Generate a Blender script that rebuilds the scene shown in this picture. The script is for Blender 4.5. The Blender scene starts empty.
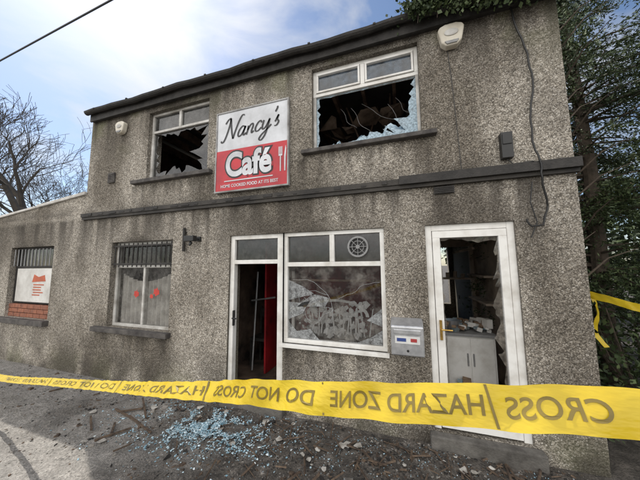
import bpy, math, random
import numpy as np
from mathutils import Vector, Matrix
from mathutils import noise as mn
random.seed(7); np.random.seed(7)
sc=bpy.context.scene; col=sc.collection
sc.view_settings.view_transform='Standard'
try: sc.view_settings.look='None'
except: pass
sc.view_settings.exposure=0
# ---------------------------------------------------------------- helpers
def link(ob,parent=None):
    col.objects.link(ob)
    if parent: ob.parent=parent
    return ob
def empty(name):
    e=bpy.data.objects.new(name,None); e.empty_display_size=.2; return link(e)
class MB:
    def __init__(s): s.v=[]; s.f=[]; s.m=[]
    def quad(s,pts,m=0):
        n=len(s.v); s.v+= [tuple(p) for p in pts]; s.f.append(tuple(range(n,n+len(pts)))); s.m.append(m)
    def box(s,x0,x1,y0,y1,z0,z1,m=0,mat=None):
        n=len(s.v)
        P=[(x0,y0,z0),(x1,y0,z0),(x1,y1,z0),(x0,y1,z0),(x0,y0,z1),(x1,y0,z1),(x1,y1,z1),(x0,y1,z1)]
        if mat: P=[tuple(mat@Vector(p)) for p in P]
        s.v+=P
        for q in [(0,3,2,1),(4,5,6,7),(0,1,5,4),(1,2,6,5),(2,3,7,6),(3,0,4,7)]:
            s.f.append(tuple(n+i for i in q)); s.m.append(m)
    def prism(s,poly,y0,y1,m=0):   # poly (x,z) ccw seen from -y
        n=len(s.v); k=len(poly)
        s.v+=[(x,y0,z) for x,z in poly]+[(x,y1,z) for x,z in poly]
        s.f.append(tuple(range(n,n+k))); s.f.append(tuple(range(n+2*k-1,n+k-1,-1))); s.m+=[m,m]
        for i in range(k):
            j=(i+1)%k; s.f.append((n+i,n+k+i,n+k+j,n+j)); s.m.append(m)
    def tube(s,pts,r,seg=8,m=0):
        pts=[Vector(p) for p in pts]; rs=r if hasattr(r,'__len__') else [r]*len(pts)
        n=len(s.v)
        for i,p in enumerate(pts):
            t=(pts[min(i+1,len(pts)-1)]-pts[max(i-1,0)]).normalized()
            a=t.orthogonal().normalized() if i==0 else (a-t*a.dot(t)).normalized()
            b=t.cross(a)
            for k in range(seg):
                w=2*math.pi*k/seg; s.v.append(tuple(p+(a*math.cos(w)+b*math.sin(w))*rs[i]))
        for i in range(len(pts)-1):
            for k in range(seg):
                k2=(k+1)%seg
                s.f.append((n+i*seg+k,n+i*seg+k2,n+(i+1)*seg+k2,n+(i+1)*seg+k)); s.m.append(m)
        s.f.append(tuple(n+k for k in range(seg))[::-1]); s.m.append(m)
        q=n+(len(pts)-1)*seg; s.f.append(tuple(q+k for k in range(seg))); s.m.append(m)
    def obj(s,name,mats,parent=None,bevel=0,smooth=False):
        me=bpy.data.meshes.new(name); me.from_pydata(s.v,[],s.f)
        if not isinstance(mats,(list,tuple)): mats=[mats]
        for m in mats: me.materials.append(m)
        me.polygons.foreach_set('material_index',s.m)
        if smooth: me.polygons.foreach_set('use_smooth',[True]*len(s.f))
        me.update(); ob=link(bpy.data.objects.new(name,me),parent)
        if bevel:
            b=ob.modifiers.new('b','BEVEL'); b.width=bevel; b.segments=2; b.limit_method='ANGLE'
        return ob
def newmat(name):
    m=bpy.data.materials.new(name); m.use_nodes=True; nt=m.node_tree
    return m,nt,nt.nodes['Principled BSDF']
def nd(nt,t,ins=None,**pr):
    n=nt.nodes.new(t)
    for k,v in pr.items(): setattr(n,k,v)
    for k,v in (ins or {}).items():
        if isinstance(v,bpy.types.NodeSocket): nt.links.new(v,n.inputs[k])
        else: n.inputs[k].default_value=v
    return n
def c4(c): return (c[0],c[1],c[2],1) if hasattr(c,'__len__') else (c,c,c,1)
def ramp(nt,fac,stops,interp='LINEAR'):
    r=nd(nt,'ShaderNodeValToRGB',{0:fac}); r.color_ramp.interpolation=interp
    e=r.color_ramp.elements
    while len(e)<len(stops): e.new(.5)
    for i,(p,c) in enumerate(stops): e[i].position=p; e[i].color=c4(c)
    return r.outputs[0]
def mix(nt,fac,a,b,mode='MIX'):
    n=nd(nt,'ShaderNodeMix',data_type='RGBA',blend_type=mode)
    for i,v in ((0,fac),(6,a),(7,b)):
        if isinstance(v,bpy.types.NodeSocket): nt.links.new(v,n.inputs[i])
        else: n.inputs[i].default_value= v if i==0 else c4(v)
    return n.outputs[2]
def math_(nt,op,a,b=0,c=None,clamp=False):
    n=nd(nt,'ShaderNodeMath',operation=op,use_clamp=clamp)
    for i,v in enumerate((a,b,c)):
        if v is None: continue
        if isinstance(v,bpy.types.NodeSocket): nt.links.new(v,n.inputs[i])
        else: n.inputs[i].default_value=v
    return n.outputs[0]
def coords(nt,scale=(1,1,1)):
    t=nd(nt,'ShaderNodeTexCoord')
    if scale==(1,1,1): return t.outputs['Object']
    mp=nd(nt,'ShaderNodeMapping',{0:t.outputs['Object'],3:scale}); return mp.outputs[0]
def noise(nt,vec,scale,detail=4,rough=.6):
    return nd(nt,'ShaderNodeTexNoise',{'Vector':vec,'Scale':scale,'Detail':min(detail,4),'Roughness':rough}).outputs[0]
def simple(name,a,b=None,scale=6,rough=.6,bump=0,spec=.5,metal=0,bscale=60,lo=.3,hi=.68):
    m,nt,bs=newmat(name)
    v=coords(nt)
    b=b if b is not None else tuple(x*.6 for x in c4(a)[:3])
    cc=ramp(nt,noise(nt,v,scale,4,.65),[(lo,b),(hi,a)])
    nt.links.new(cc,bs.inputs['Base Color']); bs.inputs['Roughness'].default_value=rough
    bs.inputs['Specular IOR Level'].default_value=spec; bs.inputs['Metallic'].default_value=metal
    if bump:
        bp=nd(nt,'ShaderNodeBump',{'Height':noise(nt,v,bscale,2),'Strength':bump,'Distance':.01}); nt.links.new(bp.outputs[0],bs.inputs['Normal'])
    return m
# ---------------------------------------------------------------- materials
def pebbledash():
    m,nt,bs=newmat('pebbledash'); v=coords(nt)
    vo=nd(nt,'ShaderNodeTexVoronoi',{'Vector':v,'Scale':95.0,'Randomness':1.0})
    sep=nd(nt,'ShaderNodeSeparateColor',{0:vo.outputs['Color']})
    peb=ramp(nt,sep.outputs[0],[(0,(.20,.18,.155)),(.3,(.38,.345,.295)),(.6,(.51,.465,.405)),(.85,(.61,.565,.50)),(1,(.84,.80,.74))])
    peb=mix(nt,1,peb,ramp(nt,vo.outputs['Distance'],[(.25,1),(.8,.42)]),'MULTIPLY')
    n2=noise(nt,v,18,3,.7)
    peb=mix(nt,1,peb,ramp(nt,n2,[(.35,.72),(.65,1.18)]),'MULTIPLY')
    at=nd(nt,'ShaderNodeVertexColor',layer_name='weather')
    s3=nd(nt,'ShaderNodeSeparateColor',{0:at.outputs[0]})   # R dirt, G algae, B tone
    tone=ramp(nt,s3.outputs[2],[(0,(.55,.53,.50)),(1,(1.1,1.09,1.07))]); peb=mix(nt,1,peb,tone,'MULTIPLY')
    peb=mix(nt,s3.outputs[1],peb,(.17,.18,.09))
    d=math_(nt,'MULTIPLY',s3.outputs[0],ramp(nt,n2,[(.3,.75),(.7,1.0)]))
    cc=mix(nt,d,peb,(.045,.039,.033))
    nt.links.new(cc,bs.inputs['Base Color']); bs.inputs['Roughness'].default_value=.9; bs.inputs['Specular IOR Level'].default_value=.2
    h=math_(nt,'SUBTRACT',1,vo.outputs['Distance'])
    bp=nd(nt,'ShaderNodeBump',{'Height':h,'Strength':.75,'Distance':.007}); nt.links.new(bp.outputs[0],bs.inputs['Normal'])
    return m
SOOT=[(-.4,.85,4.40,.32),(-3.38,.8,4.40,.28),(-1.9,.70,2.20,.45),(-.83,.85,2.20,.35),(.67,.70,2.18,.5),(-4.0,.75,2.2,.3),(-7.0,.8,2.2,.3)]
DRIPS=[(-4.3,-2.6,3.17),(-1.25,.48,3.23),(-4.98,-3.28,.75),(-1.5,-.15,.80)]
def sm(a,lo,hi):
    t=min(1,max(0,(a-lo)/(hi-lo))); return t*t*(3-2*t)
def fb(x,y,z,o=4):
    return mn.fractal((x,y,z),1.0,2.0,o)   # about -1..1
def weather(co):
    x,y,z=co
    n=fb(x*1.1,y,z*.6+7); tone=sm(n,-.45,.40)
    st=sm(fb(x*4.5,y*4.5,z*.35,4),-.28,.35); pat=sm(fb(x*2.2,y*2,z*2.2+3),-.5,.25)
    fine=sm(fb(x*14,0,z*.8+11,3),-.3,.5)
    s=0
    if z<2.70: s=max(s,max(0,(z-1.35)/1.33)**1.25*(.25+.75*st))
    if z>2.78: s=max(s,.95*max(0,(z-3.35)/1.2)**1.3*(.2+.8*st))
    if 2.78<z<2.98: s=max(s,(1-(z-2.78)/.2)*.6*pat)
    if z<.75: s=max(s,.85*(1-z/.75)**.8*pat)
    for cx,hw,zt,h in SOOT:
        if z>zt-.02:
            q=min(1,max(0,1.25-abs(x-cx)/hw))*max(0,1-(z-zt)/h)*(.4+.6*pat); s=max(s,q)
    for xa,xb,zt in DRIPS:
        if xa<x<xb and zt-.75<z<zt: 
            s=max(s,(1-(zt-z)/.75)*.75*fine*(1 if min(x-xa,xb-x)>.2 else 1.3))
    alg=.55*sm(z,3.5,4.7)*sm(fb(x*1.6,0,z*1.6+20),-.05,.4)+.35*sm(z,.5,0)*sm(fb(x*1.6,0,z+40),-.1,.4)
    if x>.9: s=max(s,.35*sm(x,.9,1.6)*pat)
    return (min(.92,s),min(.7,alg),tone,1)
def paint_weather(ob):
    me=ob.data; ca=me.color_attributes.new('weather','FLOAT_COLOR','POINT')
    d=[]
    for vv in me.vertices: d+=weather(vv.co)
    ca.data.foreach_set('color',d)
M_wall=pebbledash()
M_dark=simple('burnt_black_timber',(.04,.036,.033),(.012,.011,.01),9,.7,.5)
M_band=simple('string_course_paint',(.065,.058,.05),(.012,.011,.011),2.2,.75,.5)
M_white=simple('white_upvc',(.80,.79,.76),(.50,.47,.42),3,.35,0,lo=.25,hi=.55)
M_whdirty=simple('sooty_white_upvc',(.70,.69,.66),(.26,.24,.21),4,.4)
M_sill=simple('sill_concrete',(.12,.11,.10),(.035,.03,.03),8,.8,.5)
M_char=simple('charred_interior',(.22,.15,.11),(.022,.017,.014),1.9,.85,.6,bscale=15,lo=.36,hi=.72)
M_plaster=simple('smoked_plaster',(.66,.56,.46),(.16,.115,.085),1.6,.85,.3)
M_red=simple('red_interior_paint',(.40,.015,.022),(.06,.006,.008),2.0,.5)
M_conc=simple('threshold_concrete',(.16,.15,.135),(.05,.045,.04),6,.85,.6)
M_cop=simple('coping_stone',(.72,.70,.66),(.38,.36,.33),4,.8,.4)
M_metal=simple('satin_steel',(.62,.63,.65),(.42,.43,.45),14,.35,metal=.8)
M_grey=simple('grey_plastic',(.33,.33,.33),(.2,.2,.2),8,.5)
M_black=simple('black_plastic',(.02,.02,.02),(.012,.012,.012),8,.45)
M_brass=simple('brass',(.55,.36,.10),(.3,.18,.05),20,.3,metal=.9)
M_cream=simple('alarm_cream',(.74,.70,.60),(.52,.47,.38),6,.45)
M_brick=simple('red_brick',(.36,.14,.08),(.16,.07,.05),12,.85,.4)
M_roof=simple('roof_felt',(.07,.065,.06),(.03,.03,.03),3,.9)
def glassmat(name,dirt_lo,dirt_hi,dcol,scale=3,tint=.85,dirt_max=.8,refl=1.0):
    m,nt,bs=newmat(name); v=coords(nt)
    out=nt.nodes['Material Output']
    tr=nd(nt,'ShaderNodeBsdfTransparent',{0:(tint,tint,tint,1)})
    gl=nd(nt,'ShaderNodeBsdfGlossy',{'Color':(1,1,1,1),'Roughness':.05})
    fr=nd(nt,'ShaderNodeFresnel',{0:1.5})
    fx=math_(nt,'MULTIPLY',math_(nt,'ADD',math_(nt,'MULTIPLY',fr.outputs[0],1.2),.02,clamp=True),refl)
    a=nd(nt,'ShaderNodeMixShader',{0:fx,1:tr.outputs[0],2:gl.outputs[0]})
    nn=noise(nt,v,scale,4,.7)
    n2=ramp(nt,nn,[(dirt_lo,0),(dirt_hi,1)])
    cc=mix(nt,ramp(nt,noise(nt,v,scale*5,3),[(.35,0),(.65,1)]),dcol,tuple(x*.45 for x in dcol))
    df=nd(nt,'ShaderNodeBsdfDiffuse',{0:cc})
    b=nd(nt,'ShaderNodeMixShader',{0:math_(nt,'MULTIPLY',n2,dirt_max),1:a.outputs[0],2:df.outputs[0]})
    nt.links.new(b.outputs[0],out.inputs[0]); return m
G_smoke=glassmat('smoked_glass',.35,.7,(.13,.13,.125),2.5,.6,.7)
G_shop=glassmat('shop_glass',.42,.72,(.36,.34,.31),4,.8,.5)
G_top=glassmat('toplight_glass',.3,.75,(.26,.33,.42),3,.6,.7)
G_shard=glassmat('cracked_film_glass',.2,.5,(.52,.66,.76),9,.7,.95)
G_edge=glassmat('door_glass_remains',.35,.65,(.30,.27,.23),6,.7,.7)
M_shw=glassmat('whitish_crazed_glass',.25,.6,(.50,.52,.53),14,.7,.8)
M_net=simple('net_curtain',(.74,.72,.67),(.34,.32,.29),5,.9,.5,bscale=45)
# ---------------------------------------------------------------- ground
def groundmat():
    m,nt,bs=newmat('ground_grit'); v=coords(nt)
    at=nd(nt,'ShaderNodeVertexColor',layer_name='ash'); a=nd(nt,'ShaderNodeSeparateColor',{0:at.outputs[0]}).outputs[0]
    n2=noise(nt,v,7,4,.72); n3=noise(nt,v,55,3,.75)
    road=ramp(nt,n2,[(.3,(.18,.17,.155)),(.7,(.34,.32,.295))])
    ash=ramp(nt,n2,[(.3,(.035,.031,.027)),(.5,(.085,.075,.064)),(.72,(.19,.168,.145))])
    cc=mix(nt,a,road,ash)
    cc=mix(nt,1,cc,ramp(nt,n3,[(.3,.45),(.7,1.5)]),'MULTIPLY')
    nt.links.new(cc,bs.inputs['Base Color']); bs.inputs['Roughness'].default_value=.85
    h=math_(nt,'ADD',math_(nt,'MULTIPLY',n2,1.3),n3)
    bp=nd(nt,'ShaderNodeBump',{'Height':h,'Strength':.9,'Distance':.02}); nt.links.new(bp.outputs[0],bs.inputs['Normal'])
    return m
g=MB()
xs=sorted(set([-400,-200,-80,-40,-20]+list(np.linspace(-10,5,200))+[12,30,80,200,400]))
ys=sorted(set([-400,-200,-60,-20,-8]+list(np.linspace(-5,2.5,110))+[6,15,50,200,400]))
def gz(x,y):
    if not(-9.9<x<4.9 and -4.9<y<0): return 0
    return .022*mn.noise((x*1.7,y*1.7,0))+.016*mn.noise((x*5,y*5,3))+.006*mn.noise((x*13,y*13,9))
for j,y in enumerate(ys):
    for i,x in enumerate(xs): g.v.append((x,y,gz(x,y)))
for j in range(len(ys)-1):
    for i in range(len(xs)-1):
        a=j*len(xs)+i; g.f.append((a,a+1,a+1+len(xs),a+len(xs))); g.m.append(0)
go=g.obj('ground',groundmat(),smooth=True)
ca=go.data.color_attributes.new('ash','FLOAT_COLOR','POINT'); d=[]
for (x,y,z) in g.v:
    a=.42*x+.55*y+1.95+1.1*fb(x*1.1,y*1.1,5) if -12<x<8 and -8<y<4 else 1
    a=min(1,max(0,a)); d+=[a,a,a,1]
ca.data.foreach_set('color',d)
# ---------------------------------------------------------------- building
B=empty('cafe_building')
def wall_open(mb,x0,x1,z0,z1,ops,y0,y1,m=0,step=None):
    xs={x0,x1}|{o[0] for o in ops}|{o[1] for o in ops}; zs={z0,z1}|{o[2] for o in ops}|{o[3] for o in ops}
    def fine(S_):
        if not step: return sorted(S_)
        S_=sorted(S_); o=[]
        for a,b in zip(S_,S_[1:]):
            k=max(1,int(round((b-a)/step))); o+=[a+(b-a)*i/k for i in range(k)]
        return o+[S_[-1]]
    xs=fine(xs); zs=fine(zs)
    for i in range(len(xs)-1):
        for j in range(len(zs)-1):
            cx=(xs[i]+xs[i+1])/2; cz=(zs[j]+zs[j+1])/2
            if any(o[0]<cx<o[1] and o[2]<cz<o[3] for o in ops): continue
            a,b,c,d=xs[i],xs[i+1],zs[j],zs[j+1]
            mb.quad([(a,y0,c),(b,y0,c),(b,y0,d),(a,y0,d)],m); mb.quad([(b,y1,c),(a,y1,c),(a,y1,d),(b,y1,d)],1)
    for (a,b,c,d) in ops:
        mb.quad([(a,y0,c),(a,y0,d),(a,y1,d),(a,y1,c)],m); mb.quad([(b,y0,d),(b,y0,c),(b,y1,c),(b,y1,d)],m)
        mb.quad([(a,y0,d),(b,y0,d),(b,y1,d),(a,y1,d)],m); mb.quad([(b,y0,c),(a,y0,c),(a,y1,c),(b,y1,c)],m)
    mb.quad([(x0,y0,z1),(x1,y0,z1),(x1,y1,z1),(x0,y1,z1)],m)
    mb.quad([(x0,y1,z0),(x0,y0,z0),(x0,y0,z1),(x0,y1,z1)],m); mb.quad([(x1,y0,z0),(x1,y1,z0),(x1,y1,z1),(x1,y0,z1)],m)
ULW=(-4.01,-2.75,3.24,4.42); URW=(-1.06,.27,3.29,4.43); LLW=(-4.70,-3.35,.83,2.22); ANW=(-7.72,-6.30,.83,2.22)
D2=(.25,1.08,.14,2.23)
w=MB()
wall_open(w,-5.48,1.60,-.1,4.62,[ULW,URW,LLW,(-2.30,-1.47,-.1,2.23),(-1.47,-.19,.84,2.23),D2],0,.25,0,.055)
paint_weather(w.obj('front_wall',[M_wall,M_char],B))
w=MB()
wall_open(w,-10.5,-5.48,-.1,2.72,[ANW],0.003,.25,0,.07)
TOP=[(-10.5,2.721),(-8.32,2.88),(-6.96,3.0),(-5.48,3.13)]
def ztop(x):
    for (a,b),(c,d) in zip(TOP,TOP[1:]):
        if x<=c+1e-6: return b+(d-b)*(x-a)/(c-a)
xs2=list(np.linspace(-10.5,-5.48,72))
for a,b in zip(xs2,xs2[1:]):
    for k in range(5):
        f0,f1=k/5,(k+1)/5; za,zb=ztop(a)-2.72,ztop(b)-2.72
        w.quad([(a,.003,2.72+za*f0),(b,.003,2.72+zb*f0),(b,.003,2.72+zb*f1),(a,.003,2.72+za*f1)]); w.quad([(b,.25,2.72+zb*f0),(a,.25,2.72+za*f0),(a,.25,2.72+za*f1),(b,.25,2.72+zb*f1)])
paint_weather(w.obj('annex_wall',[M_wall,M_char],B))
w=MB()
w.prism([(-6.94,3.003),(-5.485,3.131),(-5.485,3.19),(-6.94,3.06)],-.035,.28)
w.prism([(-10.5,2.721),(-8.32,2.881),(-6.98,3.001),(-6.98,3.045),(-8.32,2.93),(-10.5,2.77)],-.03,.28)
w.obj('annex_coping',M_cop,B,.008)
w=MB()
w.box(-5.48,-5.25,.253,5,-.1,4.62); w.box(1.37,1.60,.253,5,-.1,4.62)
w.box(-10.5,-10.27,.253,4,-.1,2.7); w.box(-10.5,-5.483,4.003,4.2,-.1,2.7)
wall_open(w,-5.48,1.60,-.1,4.9,[(.3,1.25,.7,2.3),(-1.5,.6,2.9,4.3)],5.003,5.25)
w.m=[0]*len(w.f)
paint_weather(w.obj('side_and_rear_walls',M_wall,B))
w=MB(); w.box(-10.26,-5.49,.26,3.99,2.6,2.68); w.obj('annex_roof',M_roof,B)
w=MB()
def roofz(y): return 4.60+.06*y
def rp(x0,x1,y0,y1): 
    w.quad([(x0,y0,roofz(y0)+.10),(x1,y0,roofz(y0)+.10),(x1,y1,roofz(y1)+.10),(x0,y1,roofz(y1)+.10)])
    w.quad([(x0,y1,roofz(y1)+.03),(x1,y1,roofz(y1)+.03),(x1,y0,roofz(y0)+.03),(x0,y0,roofz(y0)+.03)])
    for (a,b,c,d) in ((x0,y0,x1,y0),(x1,y0,x1,y1),(x1,y1,x0,y1),(x0,y1,x0,y0)):
        w.quad([(a,b,roofz(b)+.03),(c,d,roofz(d)+.03),(c,d,roofz(d)+.10),(a,b,roofz(b)+.10)])
rp(-5.44,1.66,-.06,5.3)
w.obj('roof',M_roof,B)
M_scorch=simple('scorched_timber',(.30,.20,.14),(.03,.022,.018),5,.8,.4)
w=MB()
for i in range(15):
    x=-5.1+i*.46
    w.box(x,x+.05,.26,4.98,4.44,4.60)
w.box(-5.2,1.33,2.3,2.37,4.30,4.43)
for i in range(16):
    x=-1.1+i*.09; M_=Matrix.Translation((x,1.0+random.random()*1.3,3.75+.3*random.random()))@Matrix.Rotation(random.uniform(-.9,.9),4,'Y')@Matrix.Rotation(random.uniform(-.7,.7),4,'X')
    w.box(-.012,.012,-.03,.03,-.6,.7,0,M_)
w.obj('burnt_rafters',M_scorch,B)
w=MB(); rr=random.Random(31)
for i in range(26):
    cx=rr.uniform(-1.1,.6); cy=rr.uniform(.7,2.3); cz=4.42-.3*rr.random(); s=rr.uniform(.08,.28)
    P=[(cx+s*math.cos(a)*rr.uniform(.5,1.2),cy+s*math.sin(a)*rr.uniform(.5,1.2),cz-rr.random()*.25) for a in np.linspace(0,6.28,7)[:-1]]
    w.quad(P)
w.obj('hanging_ceiling_scraps',simple('scorched_plasterboard',(.50,.38,.29),(.09,.065,.05),4,.9),B)
w=MB(); w.box(-2.2,-.55,2.45,2.52,2.69,4.42); w.box(.45,1.31,2.45,2.52,2.69,4.42); w.obj('upper_room_plaster',simple('heat_browned_plaster',(.52,.37,.27),(.10,.065,.05),2.4,.9,.4,bscale=20),B)
w=MB()
w.box(-5.43,1.66,-.075,-.05,4.50,4.675,0)
w.box(-5.43,1.66,-.05,-.002,4.515,4.53,0)
pr=[]
for k in range(7):
    a=math.pi+math.pi*k/6; pr.append((-.125+.05*math.cos(a),4.655+.055*math.sin(a)))
n=len(w.v); xs_=list(np.linspace(-5.45,1.68,30))
for i,x in enumerate(xs_):
    dz=.010*math.sin(i*.9)+.006*math.sin(i*2.3)
    for (y,z) in pr: w.v.append((x,y,z+dz))
for i in range(len(xs_)-1):
    for k in range(6): w.f.append((n+i*7+k,n+i*7+k+1,n+(i+1)*7+k+1,n+(i+1)*7+k)); w.m.append(0)
for i in range(9): 
    x=-5.2+i*.83; w.box(x,x+.03,-.18,-.076,4.645,4.665)
w.obj('eaves_and_gutter',M_dark,B)
w=MB()
w.box(-5.50,1.625,-.055,-.002,2.70,2.765); w.box(-5.49,1.615,-.04,-.002,2.655,2.70)
for i in range(26):
    x=-5.3+i*.27+random.uniform(-.06,.06)
    w.box(x,x+random.uniform(.04,.16),-.060-random.random()*.006,-.056,2.715,2.715+random.uniform(.01,.045),1)
w.box(-.0,1.62,-.075,-.0555,2.765-.07,2.79,1)
w.obj('string_course',[M_band,M_dark],B,.006)
w=MB()
w.box(-4.26,-2.64,-.08,.06,3.175,3.238); w.box(-1.19,.42,-.08,.06,3.235,3.288)
w.box(-4.95,-3.30,-.09,.06,.755,.828); w.box(-7.85,-6.25,-.09,.06,.73,.828)
w.obj('window_sills',M_sill,B,.008)
w=MB()
w.box(-5.24,1.36,.26,4.99,2.60,2.68,0)
w.box(-5.24,1.36,.26,4.99,.0,.06,0)
w.box(-2.30,-2.22,.26,4.98,2.69,4.42,0); w.box(-5.24,-2.31,3.6,3.68,2.69,4.5,0); w.box(-5.24,-5.20,.26,3.59,2.69,4.5,0); w.box(1.32,1.36,.26,3.59,2.69,4.5,0)
w.box(-2.95,-2.87,.26,3,.07,2.59,0)
w.box(-10.2,-5.6,1.6,1.7,0,2.6,0)
w.obj('interior_charred_walls',M_char,B)
w=MB()
w.box(-.10,-.02,.26,2.55,.07,2.59); w.box(-.10,.45,2.6,2.68,.07,2.59); w.box(1.25,1.36,2.6,2.68,.07,2.59); w.box(.451,1.249,2.6,2.68,2.15,2.59); w.box(.451,1.249,2.6,2.68,.07,.7)
w.box(1.31,1.36,.26,2.59,.07,2.59)
w.obj('kitchen_plaster_walls',M_plaster,B)
w=MB(); w.box(-2.85,-.12,2.3,2.38,.07,2.59); w.box(-2.2,-2.17,.8,2.29,.07,2.2); w.obj('red_partition',M_red,B)
# windows ---------------------------------------------------------
def frame(mb,x0,x1,z0,z1,y0,y1,t,m=0):
    mb.box(x0,x1,y0,y1,z1-t,z1,m); mb.box(x0,x1,y0,y1,z0,z0+t,m)
    mb.box(x0,x0+t,y0,y1,z0+t,z1-t,m); mb.box(x1-t,x1,y0,y1,z0+t,z1-t,m)
def jag(mb,x0,x1,z0,z1,y,depth,n=40,m=0,seed=0):
    rnd=random.Random(seed); per=[]; W=x1-x0;H=z1-z0;P=2*(W+H); cx=(x0+x1)/2; cz=(z0+z1)/2
    us=sorted([i/n for i in range(n)]+[W/P,(W+H)/P,(2*W+H)/P])
    for u in us:
        s=u*P
        if s<W: p=(x0+s,z0)
        elif s<W+H: p=(x1,z0+s-W)
        elif s<2*W+H: p=(x1-(s-W-H),z1)
        else: p=(x0,z1-(s-2*W-H))
        d=depth(u)*rnd.uniform(.25,1.5)
        L=math.hypot(cx-p[0],cz-p[1]); d=min(d,L*.9)
        q=(p[0]+(cx-p[0])/L*d+rnd.uniform(-.01,.01),p[1]+(cz-p[1])/L*d)
        q=(min(max(q[0],x0),x1),min(max(q[1],z0),z1))
        per.append((p,q))
    k=len(per)
    for i in range(k):
        a,b=per[i],per[(i+1)%k]
        mb.quad([(a[0][0],y,a[0][1]),(b[0][0],y,b[0][1]),(b[1][0],y+.002,b[1][1]),(a[1][0],y+.002,a[1][1])],m)
def pane(mb,x0,x1,z0,z1,y,m=0): mb.quad([(x0,y,z0),(x1,y,z0),(x1,y,z1),(x0,y,z1)],m)
w=MB(); x0,x1,z0,z1=URW
frame(w,x0,x1,4.06,z1,.06,.12,.045); w.box(-.42,-.365,.06,.12,4.105,z1-.045)
frame(w,x0+.05,-.425,4.11,z1-.05,.045,.10,.025); frame(w,-.36,x1-.05,4.11,z1-.05,.045,.10,.025)
w.box(x0,x0+.04,.06,.12,z0,4.059,1); w.box(x1-.035,x1,.06,.12,z0,4.059,1); w.box(x0+.04,x1-.035,.06,.12,z0,z0+.035,1)
w.obj('upper_window_frame',[M_white,M_whdirty],B,.004)
w=MB(); pane(w,x0+.07,-.44,4.13,z1-.07,.08); pane(w,-.34,x1-.07,4.13,z1-.07,.08); w.obj('upper_window_toplights',G_top,B)
w=MB()
def dep(u):
    if u<.10: return .03
    if u<.27: return .05+.12*(u-.10)/.17
    if u<.36: return .22
    if u<.5: return .07
    if u<.77: return .015
    return .04
jag(w,x0+.04,x1-.035,z0+.035,4.06,.09,dep,70,0,3)
w.obj('upper_window_broken_glass',G_shard,B)
w=MB(); rnd=random.Random(2)   # crumpled torn plastic film sagging over the sill
for (xa,xb,za,hz) in [(-.62,.22,3.33,.26),(-.98,-.72,3.33,.10)]:
    K=26; R_=7; G_=[]
    for i in range(K+1):
        u=i/K; top=hz*(.25+.75*u)*(1+.5*mn.noise((u*7,1,2)))
        G_.append([(xa+(xb-xa)*u+.02*mn.noise((i*.9,j*.9,4)),.16+.07*mn.noise((i*.55,j*.8,1)),za+top*j/R_+.02*mn.noise((i*.8,j,8))) for j in range(R_+1)])
    for i in range(K):
        for j in range(R_):
            if mn.noise((i*.35,j*.5,12))>.35: continue
            w.quad([G_[i][j],G_[i+1][j],G_[i+1][j+1],G_[i][j+1]])
w.obj('torn_plastic_film',simple('pale_blue_film',(.60,.74,.84),(.30,.42,.52),9,.3),B)
w=MB()
for (ax,az,bx,bz) in [(-.75,4.02,-.55,3.75),(-.45,4.03,.1,3.72),(-.1,3.95,.2,3.5),(-.6,4.0,-.35,3.65),(.0,4.02,.22,3.8)]:
    pts=[(ax+(bx-ax)*t+.02*math.sin(t*9),.35+.1*t,az+(bz-az)*t-.05*math.sin(math.pi*t)) for t in np.linspace(0,1,9)]
    w.tube(pts,.003,5)
w.obj('hanging_wires',M_grey,B)
w=MB(); x0,x1,z0,z1=ULW
frame(w,x0,x1,4.07,z1,.06,.12,.04); w.box(-3.42,-3.37,.06,.12,4.11,z1-.04)
w.box(x0,x0+.05,.06,.12,z0,4.069,0); w.box(x1-.04,x1,.06,.12,z0,4.069,1); w.box(x0+.05,x1-.04,.06,.12,z0,z0+.04,1)
w.obj('upper_window_frame',[M_whdirty,M_dark],B,.004)
w=MB(); pane(w,x0+.04,-3.42,4.11,z1-.04,.09); pane(w,-3.37,x1-.04,4.11,z1-.04,.09)
jag(w,x0+.05,x1-.04,z0+.04,4.07,.09,lambda u:.14 if u<.3 else (.3 if u<.5 else .08),50,0,5)
w.obj('upper_window_smoked_glass',G_smoke,B)
w=MB(); x0,x1,z0,z1=LLW
frame(w,x0,x1,z0,z1,.09,.15,.045,0); w.box(x0+.045,x1-.045,.09,.15,1.79,1.83); w.box(-4.05,-4.01,.09,.15,z0+.045,1.789)
w.obj('lower_window_frame',[M_whdirty],B,.004)
w=MB()
for i in range(13):
    x=x0+.05+i*(x1-x0-.1)/12; w.tube([(x,.03,1.80),(x,.03,2.20)],.009,6)
w.box(x0,x1,.022,.038,1.84,1.865); w.box(x0,x1,.022,.038,2.14,2.165)
w.obj('window_bars',M_dark,B)
w=MB(); pane(w,x0+.045,x1-.045,z0+.045,z1-.045,.11); w.obj('lower_window_glass',glassmat('dusty_glass',.35,.7,(.34,.33,.31),5,.85,.35,.6),B)
w=MB()
for i in range(90):
    W_=(x1-x0-.1)/90; xa=x0+.05+i*W_; xb=xa+W_
    def fy(k): return .19+.024*math.sin(k*.9+.8*math.sin(k*.13))
    def ft(k): return 1.72-.16*abs(math.sin(k*.035+.2))
    w.quad([(xa,fy(i),z0+.02),(xb,fy(i+1),z0+.02),(xb,fy(i+1),ft(i+1)),(xa,fy(i),ft(i))])
w.obj('net_curtain_panel',M_net,B)
M_hrt=simple('red_window_sticker',(.62,.06,.04),(.40,.04,.03),8,.6)
w=MB()
for (cx,cz,s) in [(-4.20,1.36,.055),(-3.76,1.40,.06),(-3.86,1.33,.035)]:
    w.quad([(cx+s*(1+.3*math.sin(k*2.6))*math.cos(k*.449),.105,cz+s*(1+.3*math.sin(k*2.6))*math.sin(k*.449)) for k in range(14)])
w.obj('red_flower_stickers',M_hrt,B)
w=MB(); x0,x1,z0,z1=ANW
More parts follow.
